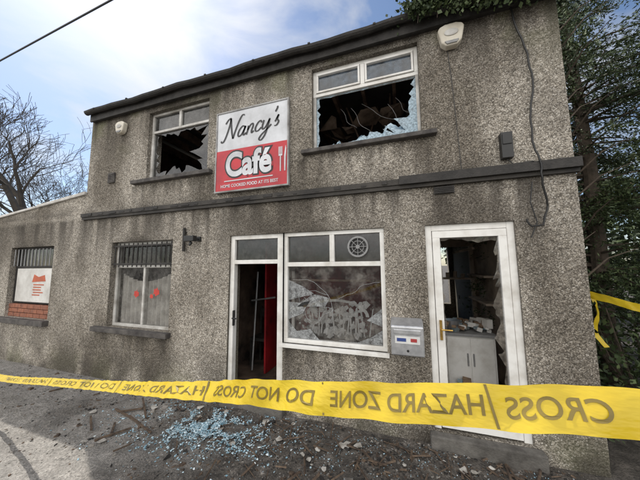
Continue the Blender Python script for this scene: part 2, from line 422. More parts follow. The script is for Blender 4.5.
frame(w,x0,x1,z0+.27,z1,.09,.15,.045); w.box(x0+.045,x1-.045,.09,.15,1.80,1.84)
w.obj('annex_window_frame',M_dark,B,.004)
w=MB()
for i in range(12):
    x=x0+.06+i*(x1-x0-.12)/11; w.tube([(x,.04,1.84),(x,.04,2.18)],.010,6)
w.obj('annex_window_bars',M_grey,B)
w=MB(); pane(w,x0+.045,x1-.045,1.10,z1-.045,.12); w.obj('annex_window_glass',G_smoke,B)
w=MB(); w.box(-7.60,-6.40,.075,.088,1.13,1.79); w.obj('annex_window_board',simple('white_board',(.72,.71,.68),(.45,.43,.40),3,.6),B)
w=MB()
for i in range(5):
    z=1.46-i*.05; xx=-7.0+.03*math.sin(i*3); w.box(xx,xx+.34-.10*abs(math.sin(i*2)),.070,.0745,z,z+.02)
w.prism([(-7.05,1.52),(-6.62,1.54),(-6.66,1.66),(-6.85,1.62),(-7.0,1.67)],.070,.0745)
w.obj('notice_print',simple('orange_print',(.55,.12,.05),(.4,.1,.05),8,.6),B)
w=MB()
for r in range(3):
    for i in range(8):
        xa=x0+ i*.215-(.1 if r%2 else 0); w.box(max(x0,xa)+.001,min(x1,xa+.205),.05,.14,z0+.005+r*.085,z0+.08+r*.085)
w.obj('brick_infill',M_brick,B,.004)
# shop front
w=MB()
w.box(-2.30,-2.235,.03,.11,.10,2.23); w.box(-1.565,-1.47,.03,.11,.10,2.23); w.box(-2.235,-1.565,.03,.11,2.17,2.23); w.box(-2.235,-1.565,.03,.11,1.83,1.885)
frame(w,-1.468,-.19,.84,2.23,.03,.11,.05); w.box(-1.418,-.24,.03,.11,1.79,1.845); w.box(-.85,-.79,.03,.11,1.845,2.18)
w.box(-1.50,-.17,-.05,.03,.80,.84)
w.obj('shopfront_frame',M_white,B,.004)
w=MB(); pane(w,-2.235,-1.565,1.885,2.17,.07); pane(w,-1.418,-.85,1.845,2.18,.07); pane(w,-.79,-.24,1.845,2.18,.07); w.obj('shopfront_toplights',G_smoke,B)
w=MB(); pane(w,-1.418,-.24,.89,1.79,.07); w.obj('shop_window_glass',G_shop,B)
w=MB(); rnd=random.Random(11)
for (ax,az,ang,L) in [(-1.40,1.55,-.5,.55),(-1.38,1.50,-.9,.5),(-1.36,1.62,-.2,.9),(-1.2,1.4,-.7,.4),(-.3,.95,2.4,.5),(-.26,1.6,3.3,.55),(-1.1,1.0,.6,.4)]:
    p=[(ax,.066,az)]; a=ang
    for k in range(9):
        a+=rnd.uniform(-.6,.6)*(.6 if k%2 else 1); q=p[-1]; p.append((min(max(q[0]+math.cos(a)*L/9,-1.41),-.25),.066,min(max(q[2]+math.sin(a)*L/9,.9),1.78)))
    w.tube(p,.0015,4)
w.obj('glass_cracks',simple('crack_white',(.6,.62,.64),(.3,.3,.3),20,.4),B)
w=MB()
for P in [[(-1.415,1.62),(-1.415,1.36),(-1.22,1.41),(-1.05,1.44),(-1.20,1.53)],[(-1.415,1.34),(-1.415,1.12),(-1.22,1.20),(-1.12,1.36),(-1.26,1.33)],[(-1.08,1.45),(-1.30,1.28),(-.92,1.30),(-.86,1.40)],[(-.245,1.10),(-.245,1.30),(-.42,1.16)],[(-1.415,.895),(-1.0,.895),(-1.12,1.02),(-1.30,.98),(-1.415,1.10)],[(-.245,.895),(-.245,1.06),(-.36,.98),(-.55,.895)]]:
    w.quad([(a,.062,b) for a,b in P])
w.obj('crazed_glass_shards',M_shw,B)
w=MB()
for k in range(150):
    cx=rnd.uniform(-1.32,-.42); cz=rnd.uniform(.93,1.30+.06*math.sin(cx*9)); s=rnd.uniform(.012,.05)
    P=[(cx+s*rnd.uniform(.4,1.3)*math.cos(q*1.257),.14+.04*rnd.random(),cz+s*rnd.uniform(.4,1.3)*math.sin(q*1.257)) for q in range(5)]
    w.quad(P)
for k in range(14):
    x=-1.12+k*.055+rnd.uniform(-.02,.02); a=rnd.uniform(-.05,.05); w.quad([(x,.16,.95),(x+.018,.16,.95),(x+.018+a,.17,1.26+rnd.uniform(0,.05)),(x+a,.17,1.26)])
for k in range(16):
    a=math.pi*k/16; b=math.pi*(k+1)/16; cx=-.80; cz=1.18
    w.quad([(cx+.36*math.cos(a),.15,cz+.17*math.sin(a)),(cx+.40*math.cos(a),.15,cz+.20*math.sin(a)),(cx+.40*math.cos(b),.15,cz+.20*math.sin(b)),(cx+.36*math.cos(b),.15,cz+.17*math.sin(b))])
w.obj('torn_lace_curtain',simple('lace',(.82,.83,.82),(.40,.39,.38),12,.9),B)
w=MB(); w.box(-1.40,-.25,.2,.6,.70,.86); w.box(-1.3,-.8,.7,1.3,.07,.95); w.box(-1.41,-.25,.115,.15,1.60,1.625); w.obj('window_counter',M_scorch,B)
w=MB(); rnd=random.Random(19)
for k in range(26):
    x=rnd.uniform(-1.35,-.3); y=rnd.uniform(.25,.55); s=rnd.uniform(.02,.06)
    if k%3: w.box(-s,s,-s*.6,s*.6,0,s*2,0,Matrix.Translation((x,y,.862))@Matrix.Rotation(rnd.random()*3,4,'Z')@Matrix.Rotation(rnd.uniform(-.5,.5),4,'X'))
    else: w.tube([(x,y,.861),(x,y,.861+s*2)],[s*.6,s*.8],10)
w.obj('crockery_and_boxes',M_whdirty)
F=empty('extractor_fan'); w=MB()
ring=[(-.50+.115*math.cos(a),.045,2.02+.115*math.sin(a)) for a in np.linspace(0,2*math.pi,33)]
w.tube(ring,.013,6)
ring=[(-.50+.07*math.cos(a),.045,2.02+.07*math.sin(a)) for a in np.linspace(0,2*math.pi,25)]
w.tube(ring,.004,5)
w.tube([(-.50,.03,2.02),(-.50,.05,2.02)],.025,12)
for k in range(8):
    a=k*math.pi/4; w.tube([(-.5+.02*math.cos(a),.042,2.02+.02*math.sin(a)),(-.5+.11*math.cos(a),.042,2.02+.11*math.sin(a))],.004,5)
w.obj('grille',M_grey,F)
w=MB(); w.prism([(-.5+.105*math.cos(a),2.02+.105*math.sin(a)) for a in np.linspace(0,6.283,25)[:-1]],.0645,.0685); w.obj('housing',M_black,F)
w=MB()
for k in range(6):
    a=k*math.pi/3; b=a+.6; w.quad([(-.5,.056,2.02),(-.5+.1*math.cos(a),.052,2.02+.1*math.sin(a)),(-.5+.1*math.cos(b),.062,2.02+.1*math.sin(b))])
w.obj('blades',M_black,F)
w=MB(); Mt=Matrix.Translation((-1.57,.12,0))@Matrix.Rotation(math.radians(98),4,'Z')
for (a,b,c,d) in [(0,.64,.12,.75),(0,.64,1.72,1.82),(0,.09,.75,1.72),(.55,.64,.75,1.72)]: w.box(a,b,-.045,0,c,d,0,Mt)
w.obj('shop_door_leaf',M_whdirty,B)
w=MB(); w.box(-2.225,-2.205,.0,.03,1.0,1.2); w.tube([(-2.215,-.02,1.1),(-2.15,-.02,1.1)],.01,6); w.tube([(-2.215,.02,1.1),(-2.215,-.02,1.1)],.01,6); w.obj('door_handle',M_black,B)
w=MB()
w.tube([(-2.45,.8,1.22),(-1.95,.7,1.30)],.014,6); w.tube([(-2.42,.8,.1),(-2.40,.9,1.7)],.015,6)
w.obj('fallen_curtain_rail',M_metal)
w=MB(); w.box(-2.6,-2.25,1.0,1.35,.50,.55)
for (a,b) in ((-2.6,1.0),(-2.29,1.0),(-2.6,1.31),(-2.29,1.31)): w.box(a,a+.035,b,b+.035,.065,.499)
w.box(-2.6,-2.56,1.32,1.35,.551,1.05); w.box(-2.29,-2.25,1.32,1.35,.551,1.05); w.box(-2.559,-2.291,1.325,1.345,.85,1.0)
w.obj('burnt_chair',M_dark)
# kitchen door
w=MB()
w.box(.25,.315,.03,.11,.14,2.23); w.box(1.015,1.08,.03,.11,.14,2.23); w.box(.315,1.015,.03,.11,2.165,2.23)
frame(w,.320,1.010,.16,2.16,.02,.08,.075)
w.box(.395,.935,.02,.08,.236,.42)
w.obj('kitchen_door_frame',M_white,B,.004)
w=MB()
jag(w,.395,.935,.42,2.085,.05,lambda u:.05 if u<.12 else (.085 if u<.5 else (.05 if u<.6 else .025)),80,0,9)
w.obj('kitchen_door_glass_remains',G_edge,B)
w=MB(); w.box(.345,.37,.0,.02,1.02,1.22); w.tube([(.357,.02,1.13),(.357,-.03,1.13)],.009,8); w.tube([(.357,-.03,1.13),(.46,-.03,1.13)],.009,8); w.obj('brass_handle',M_brass,B)
w=MB(); w.box(.20,1.14,-.10,.0,-.05,.13); w.box(-2.34,-1.43,-.08,.0,-.05,.09); w.obj('door_steps',M_conc,B,.012)
# kitchen fittings (near the door, as in the photo)
K=empty('kitchen_cabinet'); w=MB(); w.box(.48,1.04,.72,1.28,.07,.90,0); w.box(.46,1.06,.69,1.30,.901,.935,1)
w.box(.50,.755,.705,.719,.12,.88,0); w.box(.765,1.02,.705,.719,.12,.88,0); w.box(.72,.735,.685,.704,.55,.70,1); w.box(.785,.80,.685,.704,.55,.70,1)
w.obj('cabinet_body',[M_white,M_grey],K,.004)
w=MB(); w.box(.02,.42,1.95,2.5,.07,1.6); w.box(.03,.41,1.935,1.949,.1,1.05); w.box(.03,.41,1.935,1.949,1.07,1.58); w.obj('fridge',M_whdirty,None,.01)
w=MB(); w.tube([(.62,.95,.936),(.62,.95,1.05)],[.09,.10],16); w.tube([(.72,.95,1.01),(.90,.90,1.02)],.01,6); w.obj('saucepan',M_metal)
rnd=random.Random(77)
w=MB()
for i in range(40):
    x=.52+.50*rnd.random(); y=.75+.48*rnd.random(); a=rnd.random()*3; s=.015+.04*rnd.random()
    w.box(-s,s,-s*.7,s*.7,0,s*rnd.uniform(.5,2.2),rnd.choice([0,1,1,2]),Matrix.Translation((x,y,.937+.05*rnd.random()))@Matrix.Rotation(a,4,'Z')@Matrix.Rotation(rnd.random()*.5,4,'X'))
for i in range(26):
    x=.30+.9*rnd.random(); y=.32+.34*rnd.random(); s=.03+.06*rnd.random()
    w.box(-s,s,-s*.7,s*.7,0,s,rnd.choice([0,1,2]),Matrix.Translation((x,y,.07+.3*rnd.random()))@Matrix.Rotation(rnd.random()*3,4,'Z')@Matrix.Rotation(rnd.random()*.8,4,'X'))
w.obj('kitchen_clutter',[simple('blue_grey_boxes',(.30,.48,.58),(.2,.18,.15),9,.6),M_white,simple('burnt_card',(.38,.26,.16),(.08,.05,.04),8,.9)])
w=MB(); w.box(.2,1.30,2.35,2.59,1.52,1.55)
for i in range(8): w.tube([(.3+i*.13,2.45,1.551),(.3+i*.13,2.45,1.62+.12*rnd.random())],.035,10)
w.box(.9,.93,.9,2.3,2.0,2.03); w.box(.6,.63,1.9,1.93,1.56,2.55); w.box(1.12,1.30,1.3,2.3,1.2,1.23); w.box(1.12,1.30,1.3,2.3,1.6,1.63)
w.obj('kitchen_shelf',M_plaster)
# ---------------------------------------------------------------- sign
def text_data(body,size,offset=0,shear=0,res=6,spacing=1):
    cu=bpy.data.curves.new('t','FONT'); cu.body=body; cu.size=size; cu.offset=offset; cu.shear=shear; cu.resolution_u=res; cu.space_character=spacing
    ob=bpy.data.objects.new('t',cu); col.objects.link(ob); dg=bpy.context.evaluated_depsgraph_get(); dg.update()
    me=bpy.data.meshes.new_from_object(ob.evaluated_get(dg)); v=np.array([x.co[:2] for x in me.vertices]); f=[tuple(p.vertices) for p in me.polygons]
    bpy.data.objects.remove(ob); return v,f
def flat_text(name,body,size,x0,x1,z0,z1,y,mat,parent,offset=0,shear=0,rot=0,grow=0):
    v,f=text_data(body,size,offset,shear)
    mn_,mx=v.min(0),v.max(0); v=(v-mn_)/(mx-mn_)
    v[:,0]=x0-grow+v[:,0]*(x1-x0+2*grow); v[:,1]=z0-grow+v[:,1]*(z1-z0+2*grow)
    v[:,1]+=(v[:,0]-(x0+x1)/2)*math.tan(rot)
    w=MB(); w.v=[(a,y,b) for a,b in v]; w.f=f; w.m=[0]*len(f)
    return w.obj(name,mat,parent)
S=empty('cafe_sign')
M_signw=simple('sign_white',(.72,.74,.78),(.44,.45,.47),2.5,.35)
M_signr=simple('sign_red',(.55,.022,.035),(.32,.018,.028),3,.4)
M_ink=simple('sign_black',(.012,.012,.014),(.01,.01,.01),5,.4)
SX0,SX1,SZ0,SZ1=-2.53,-1.39,2.87,4.05
w=MB(); w.box(SX0,SX1,-.05,-.02,SZ0,SZ1); w.obj('board',M_signw,S,.004)
w=MB(); frame(w,SX0-.02,SX1+.02,SZ0-.02,SZ1+.02,-.06,-.015,.02); w.obj('sign_trim',simple('weathered_trim',(.42,.42,.42),(.15,.14,.13),5,.5),S)
w=MB(); w.box(SX0+.002,SX1-.002,-.054,-.0505,SZ0+.002,3.47); w.obj('red_panel',M_signr,S)
def stroke(w,pts,r,y,ox,oz,sc_,sh=.32,rise=.2):
    P=[Vector((p[0],p[1],0)) for p in pts]; P=[P[0]]+P+[P[-1]]; o=[]
    for i in range(1,len(P)-2):
        for k in range(6):
            t=k/6; a,b,c,d=P[i-1],P[i],P[i+1],P[i+2]
            o.append(.5*((2*b)+(c-a)*t+(2*a-5*b+4*c-d)*t*t+(3*b-a-3*c+d)*t**3))
    o.append(P[-2])
    Q=[]
    for q in o:
        X_=q.x+q.y*sh; Q.append((ox+X_*sc_,y,oz+(q.y+X_*rise)*sc_))
    n=len(Q); L=[];R=[]
    for i in range(n):
        a=Vector(Q[max(i-1,0)]); b=Vector(Q[min(i+1,n-1)]); d=(b-a); d.normalize()
        wd=r*(.55+.75*abs(d.z))
        nn=Vector((-d.z,0,d.x))*wd; L.append(Vector(Q[i])+nn); R.append(Vector(Q[i])-nn)
    for i in range(n-1): w.quad([L[i],R[i],R[i+1],L[i+1]])
w=MB(); G=[
 [(-.25,1.25),(-.1,1.5),(.1,1.55),(.15,1.0),(.1,.4),(.0,0),(-.15,-.08),(-.25,.05)],[(.1,1.55),(.3,1.0),(.55,.4),(.75,0)],[(.75,0),(.8,.6),(.9,1.2),(1.05,1.55),(1.25,1.5)],
 [(1.55,.6),(1.35,.72),(1.15,.5),(1.12,.2),(1.25,.02),(1.45,.15),(1.57,.5),(1.6,.66)],[(1.6,.66),(1.55,.25),(1.62,.03),(1.8,.15)],
 [(1.85,.6),(1.88,.3),(1.85,0)],[(1.86,.3),(2.0,.6),(2.15,.68),(2.25,.5),(2.22,.2),(2.28,.02),(2.42,.12)],
 [(2.9,.55),(2.78,.7),(2.6,.6),(2.5,.3),(2.58,.06),(2.78,.02),(2.98,.2)],
 [(3.05,.65),(3.05,.25),(3.15,.03),(3.35,.15),(3.5,.6)],[(3.5,.66),(3.5,.1),(3.45,-.4),(3.25,-.7),(3.05,-.6),(3.15,-.35),(3.5,-.05),(3.75,.2)],
 [(3.85,1.35),(3.9,1.25),(3.82,1.0)],
 [(4.0,.3),(4.15,.72),(4.12,.45),(4.28,.25),(4.2,.03),(4.02,.03)]]
for s_ in G: stroke(w,s_,.0105,-.0555,-2.41,3.62,.204,.3,.10)
w.obj('lettering_script',M_ink,S)
flat_text('cafe_outline','Café',.4,-2.36,-1.62,3.06,3.43,-.0565,M_ink,S,.034,0,0,.024)
flat_text('cafe_letters','Café',.4,-2.36,-1.62,3.06,3.43,-.0600,M_signw,S,.014)
w=MB(); w.box(-2.38,-1.60,-.0600,-.0572,3.000,3.014); w.obj('cafe_underline',M_signw,S)
flat_text('small_print','HOME COOKED FOOD AT ITS BEST',.1,-2.44,-1.52,2.915,2.960,-.0565,M_signw,S,.002)
w=MB()
w.box(-1.495,-1.480,-.0600,-.0572,3.05,3.26); w.box(-1.515,-1.460,-.0600,-.0572,3.262,3.285)
for i in range(4): w.box(-1.515+i*.0155,-1.507+i*.0155,-.0600,-.0572,3.286,3.39)
w.prism([(-1.43,3.05),(-1.415,3.05),(-1.410,3.25),(-1.402,3.36),(-1.412,3.40),(-1.432,3.26)],-.0600,-.0572)
w.obj('fork_and_knife',M_signw,S)
# ---------------------------------------------------------------- wall fittings
def alarm(cx,cz,s,name):
    A=empty(name); w=MB()
    P=[(-.5,.28),(-.38,-.30),(-.2,-.48),(.2,-.48),(.38,-.30),(.5,.28),(.42,.42),(.2,.5),(-.2,.5),(-.42,.42)]
    w.prism([(cx+a*s,cz+b*s) for a,b in P],-.085,-.003,0)
    w.obj('casing',M_cream,A,.015)
    w=MB(); w.prism([(cx+.26*s*math.cos(a),cz+.08*s+.15*s*math.sin(a)) for a in np.linspace(0,2*math.pi,20)[:-1]],-.092,-.0855,0); w.obj('badge',M_whdirty,A)
    w=MB(); w.prism([(cx-.18*s,cz-.42*s),(cx+.18*s,cz-.42*s),(cx+.26*s,cz-.30*s),(cx-.26*s,cz-.30*s)],-.096,-.0855,0); w.obj('strobe_lens',M_grey,A)
alarm(.615,4.34,.27,'alarm_box'); alarm(-4.62,4.24,.22,'alarm_box')
w=MB(); w.box(-4.90,-4.74,-.03,-.003,3.28,3.46)
for i in range(5): w.box(-4.885,-4.755,-.038,-.0305,3.30+i*.03,3.315+i*.03)
w.obj('wall_vent',M_sill,None,.004)
w=MB(); w.tube([(-3.10,-.03,2.03),(-3.10,-.03,2.38)],.02,8); w.box(-3.12,-3.08,-.03,-.002,2.3,2.33); w.obj('drain_pipe_stub',M_dark)
w=MB(); w.box(-2.87,-2.80,-.03,-.002,2.17,2.24); w.tube([(-2.83,-.03,2.20),(-2.86,-.10,2.22)],.012,6); w.box(-2.96,-2.79,-.17,-.10,2.16,2.24); w.tube([(-2.87,-.12,2.15),(-2.87,-.15,2.10)],[.025,.018],8); w.obj('security_floodlight',M_black,None,.006)
w=MB(); w.box(1.0,1.10,-.07,-.003,2.86,3.13); w.box(1.01,1.09,-.078,-.0705,3.0,3.11); w.obj('junction_box',M_black,None,.008)
w=MB(); w.box(.36,.56,-.018,-.002,2.565,2.645)
for i in range(4): w.box(.37,.55,-.026,-.0185,2.572+i*.018,2.582+i*.018)
w.obj('air_brick',M_dark)
w=MB()
P=[(1.20,-.02,4.52),(1.23,-.03,4.30),(1.30,-.03,3.95),(1.33,-.03,3.65),(1.28,-.04,3.3),(1.26,-.05,3.0),(1.30,-.08,2.80),(1.30,-.08,2.62),(1.34,-.03,2.35),(1.30,-.03,2.17),(1.20,-.03,2.16),(1.15,-.03,2.26)]
Q=[]
for i in range(len(P)-1):
    for k in range(4): Q.append(Vector(P[i]).lerp(Vector(P[i+1]),k/4)+Vector((.006*math.sin(i*4+k*1.7),0,0)))
w.tube(Q,.009,6)
w.tube([(.58,-.015,4.2),(.60,-.015,3.9),(.62,-.015,3.4),(.64,-.015,2.8)],.004,5)
w.tube([(1.24,-.03,2.6),(1.21,-.03,2.4),(1.25,-.03,2.2),(1.19,-.03,2.05)],.006,5)
w.tube([(1.05,-.03,2.86),(1.1,-.03,2.80),(1.25,-.08,2.79)],.006,5)
w.obj('hanging_cable',M_black)
L=empty('letter_box'); w=MB()
x0,x1=-.145,.18
w.v=[(x0,-.125,.865),(x1,-.125,.865),(x1,-.003,.865),(x0,-.003,.865),(x0,-.125,1.16),(x1,-.125,1.16),(x1,-.003,1.235),(x0,-.003,1.235)]
w.f=[(0,3,2,1),(4,5,6,7),(0,1,5,4),(1,2,6,5),(2,3,7,6),(3,0,4,7)]; w.m=[0]*6
w.obj('body',M_metal,L,.012)
w=MB(); w.box(x0+.03,x1-.03,-.134,-.1255,1.085,1.13); w.obj('flap',M_metal,L,.004)
w=MB(); w.box(x0+.04,x1-.04,-.130,-.1255,.99,1.065); w.obj('label',simple('label_white',(.7,.7,.68),(.5,.5,.5),5,.5),L)
w=MB(); w.box(x0+.06,x0+.15,-.1335,-.1305,1.012,1.045,0); w.obj('label_print',simple('label_blue',(.03,.06,.22),(.03,.06,.22),40,.5),L)
w=MB(); w.box(x1-.13,x1-.07,-.1335,-.1305,1.012,1.045,0); w.obj('label_print',simple('label_red',(.4,.04,.04),(.3,.04,.04),40,.5),L)
w=MB(); w.tube([(.02,-.135,.92),(.02,-.124,.92)],.012,10); w.obj('lock',M_black,L)
# ---------------------------------------------------------------- hazard tape
def tapemat():
    m,nt,bs=newmat('yellow_barrier_tape'); v=coords(nt); out=nt.nodes['Material Output']
    cc=ramp(nt,noise(nt,v,6,4),[(.3,(.76,.53,.02)),(.7,(.86,.65,.05))])
    nt.links.new(cc,bs.inputs['Base Color']); bs.inputs['Roughness'].default_value=.28
    bp=nd(nt,'ShaderNodeBump',{'Height':noise(nt,coords(nt,(1,1,3)),14,3),'Strength':.4,'Distance':.008}); nt.links.new(bp.outputs[0],bs.inputs['Normal'])
    tl=nd(nt,'ShaderNodeBsdfTranslucent',{0:cc}); mx=nd(nt,'ShaderNodeMixShader',{0:.35,1:bs.outputs[0],2:tl.outputs[0]}); nt.links.new(mx.outputs[0],out.inputs[0]); return m
M_tape=tapemat(); M_tink=simple('tape_print',(.20,.14,.015),(.12,.085,.01),10,.4)
class Tape:
    def __init__(s,pts,width,ups):
        P=[Vector(p) for p in pts]; P=[P[0]*2-P[1]]+P+[P[-1]*2-P[-2]]; s.p=[];s.u=[];s.s=[]
        U=[Vector(u) for u in ups]; U=[U[0]]+U+[U[-1]]
        for i in range(1,len(P)-2):
            for k in range(10):
                t=k/10; a,b,c,d=P[i-1],P[i],P[i+1],P[i+2]
                s.p.append(.5*((2*b)+(c-a)*t+(2*a-5*b+4*c-d)*t*t+(3*b-a-3*c+d)*t**3)); s.u.append(U[i].lerp(U[i+1],t).normalized())
        s.p.append(P[-2]); s.u.append(U[-1].normalized()); s.w=width
        s.s=[0]
        for i in range(1,len(s.p)): s.s.append(s.s[-1]+(s.p[i]-s.p[i-1]).length)
    def at(s,d,h,off=0):
        i=0
        while i<len(s.s)-2 and s.s[i+1]<d: i+=1
        t=(d-s.s[i])/(s.s[i+1]-s.s[i]); p=s.p[i].lerp(s.p[i+1],t); u=s.u[i].lerp(s.u[i+1],t).normalized()
        tan=(s.p[i+1]-s.p[i]).normalized(); nn=tan.cross(u).normalized()
        crease=.0030*math.sin(d*23+h*60)+.0018*math.sin(d*71+h*30)
        return p+u*h+nn*(off+crease)+Vector((0,0,.0012*math.sin(d*31)+.001*math.sin(d*57+1)))
    def build(s,w):
        n=len(w.v); K=5; D=np.arange(0,s.s[-1],.015)
        for d in D:
            for k in range(K): w.v.append(tuple(s.at(d,(k/(K-1)-.5)*s.w)))
        for i in range(len(D)-1):
            for k in range(K-1): a=n+i*K+k; w.f.append((a,a+1,a+K+1,a+K)); w.m.append(0)
T=empty('hazard_tape')
pts=[(1.35,-2.42,1.62),(.80,-2.38,1.58),(.36,-2.37,1.557),(.13,-2.365,1.532),(-.21,-2.31,1.47),(-.49,-2.19,1.39),(-.82,-2.05,1.285),(-1.31,-1.88,1.15),(-2.19,-1.58,.92),(-3.39,-1.29,.67),(-4.95,-1.03,.41),(-7.5,-.75,.20)]
ups=[(0,.45,1)]*6+[(0,.8,1),(0,1.0,1),(0,1.1,1),(0,1.1,1),(0,1.0,1),(0,.6,1)]
tp=Tape(pts,.073,ups); w=MB(); tp.build(w); w.obj('ribbon',M_tape,T,smooth=True)
def s_near(p): 
    p=Vector(p); return tp.s[min(range(len(tp.p)),key=lambda i:(tp.p[i]-p).length)]
s0=s_near((.36,-2.37,1.557))
def tape_text(body,sa,sb):
    v,f=text_data(body,1,.012); mn_,mx=v.min(0),v.max(0); v=(v-mn_)/(mx-mn_)
    w=MB()
    for a,b in v: w.v.append(tuple(tp.at(s0+sa+a*(sb-sa),(b-.5)*.035,OFF)))
    w.f=f; w.m=[0]*len(f); w.obj('print',M_tink,T)
q=tp.at(s0,0,.01); q0=tp.at(s0,0,0); cam=Vector((0,-2.94,1.8))
OFF=.0012 if (q-cam).length<(q0-cam).length else -.0012
for body,a,b in [('DO NOT',-.36,-.01),('CROSS',.04,.19),('HAZARD ZONE',.225,.55),('DO NOT CROSS',.60,1.15),('HAZARD ZONE',1.25,2.25),('DO NOT CROSS',2.45,3.9),('HAZARD ZONE',4.1,5.4)]: tape_text(body,a,b)
w=MB()
for a in (.565,.205,1.20,2.35,4.0):
    L_=.016 if a<1 else .04
    w.quad([tp.at(s0+a,-.035,OFF),tp.at(s0+a+L_*.3,-.035,OFF),tp.at(s0+a+L_,.035,OFF),tp.at(s0+a+L_*.7,.035,OFF)])
w.obj('divider',M_tink,T)
T2=empty('hazard_tape'); w=MB()
t2=Tape([(1.74,.42,1.50),(1.84,.22,1.46),(1.98,-.05,1.39),(2.3,-.5,1.28),(2.9,-1.2,1.15)],.075,[(0,.1,1),(0,.4,1),(0,.3,1),(0,.3,1),(0,.3,1)]); t2.build(w)
t3=Tape([(1.80,.36,1.50),(1.83,.34,1.32),(1.80,.36,1.12),(1.86,.32,.98)],.05,[(1,.2,0),(.7,.7,0),(1,0,.2),(.8,.4,0)]); t3.build(w)
w.obj('ribbon',M_tape,T2,smooth=True)
# ---------------------------------------------------------------- debris
dm=[simple('charcoal',(.03,.027,.025),(.012,.011,.01),9,.8),simple('rubble_grey',(.26,.24,.215),(.1,.09,.08),15,.9),simple('burnt_wood',(.15,.105,.07),(.03,.02,.016),15,.85)]
w=MB(); rnd=random.Random(5)
def chunk(x,y,s,m,fl=.5,z0=0.0):
    R=Matrix.Translation((x,y,gz(x,y)+z0+s*fl*.3))@Matrix.Rotation(rnd.random()*6.3,4,'Z')@Matrix.Rotation(rnd.uniform(-.6,.6),4,'X')@Matrix.Diagonal((1,rnd.uniform(.35,1),1,1))
    n=len(w.v); k=rnd.randint(3,5)
    A=[6.283*i/k+rnd.uniform(-.45,.45) for i in range(k)]
    r1=[s*rnd.uniform(.5,1.25) for _ in A]; 
    w.v+=[tuple(R@Vector((r*math.cos(a),r*math.sin(a),-s*fl*.5))) for r,a in zip(r1,A)]+[tuple(R@Vector((r*.85*math.cos(a),r*.85*math.sin(a),s*fl*rnd.uniform(.2,.7)))) for r,a in zip(r1,A)]
    w.f.append(tuple(n+k+i for i in range(k))); w.m.append(m)
    for i in range(k): j=(i+1)%k; w.f.append((n+i,n+j,n+k+j,n+k+i)); w.m.append(m)
for i in range(12000):
    x=rnd.gauss(-.2,2.2); y=-abs(rnd.gauss(0,.8))-.03
    if rnd.random()<.15: x=rnd.uniform(-8,3)
    if y<-2.6 or x>4.2: continue
    if mn.noise((x*2.2,y*2.2,6))<-.15 and rnd.random()<.8: continue
    s=rnd.choice([.004,.005,.006,.008,.010,.014,.020])
    if rnd.random()<.012 and y>-1.1: s=rnd.uniform(.03,.05)
    chunk(x,y,s,rnd.choice([0,0,1,1,2,2]),rnd.uniform(.25,.6))
w.obj('fire_debris',dm)
w=MB()
for i in range(170):
    x=rnd.gauss(-.3,1.7); y=-.10-abs(rnd.gauss(0,.5)); L_=rnd.uniform(.04,.26); a=rnd.random()*3.14; t=rnd.uniform(.003,.010)
    w.box(-L_/2,L_/2,-t,t,-t*.5,t*.5,0,Matrix.Translation((x,y,gz(x,y)+.012+rnd.random()*.02))@Matrix.Rotation(a,4,'Z')@Matrix.Rotation(rnd.uniform(-.12,.12),4,'Y')@Matrix.Rotation(rnd.random(),4,'X'))
for i in range(7):
    x=rnd.gauss(-3.0,.35); y=-.75+rnd.gauss(0,.22); L_=rnd.uniform(.25,.6); a=rnd.uniform(-.9,1.2)
    w.box(-L_/2,L_/2,-.010,.010,-.006,.008,0,Matrix.Translation((x,y,gz(x,y)+.02))@Matrix.Rotation(a,4,'Z'))
w.obj('charred_timber_pieces',dm[2])
w=MB()   # crumpled scraps of paper/card and cloth
for i in range(46):
    x=rnd.gauss(-.6,1.6); y=-.12-abs(rnd.gauss(0,.45)); s=rnd.uniform(.015,.05); z=gz(x,y)+.012
    P=[(x+s*math.cos(q*1.05)*rnd.uniform(.6,1.3),y+s*math.sin(q*1.05)*rnd.uniform(.6,1.3),z+rnd.random()*.02) for q in range(6)]
    for q in range(6): w.quad([(x,y,z+.012),P[q],P[(q+1)%6]])
w.obj('scattered_paper_scraps',simple('dirty_paper',(.55,.53,.49),(.20,.18,.15),14,.9))
def shardmat():
    m,nt,bs=newmat('blue_safety_glass')
    r=nd(nt,'ShaderNodeNewGeometry').outputs['Random Per Island']
    cc=ramp(nt,r,[(0,(.16,.30,.38)),(.4,(.34,.52,.62)),(.75,(.55,.72,.80)),(1,(.85,.92,.95))])
    nt.links.new(cc,bs.inputs['Base Color']); bs.inputs['Roughness'].default_value=.12; bs.inputs['Specular IOR Level'].default_value=.9; return m
w=MB()
for i in range(8000):
    a=rnd.random()*6.28; r=abs(rnd.gauss(0,1))
    x=-2.15+.60*r*math.cos(a); y=-.50+.27*r*math.sin(a)+.06*(x+2.05)
    if y>-.03: continue
    if mn.noise((x*4,y*4,1))<-.10 or mn.noise((x*14,y*14,5))<-.2: continue
    h=.05*math.exp(-r*r*.8)
    s=rnd.choice([.004,.006,.008,.011,.015]); 
    chunk(x,y,s,0,.35,rnd.random()*h+.004)
for i in range(1100):
    chunk(rnd.gauss(-.6,1.7),-.08-abs(rnd.gauss(0,.5)),rnd.uniform(.003,.008),0,.35,.006)
w.obj('broken_glass_pile',shardmat())
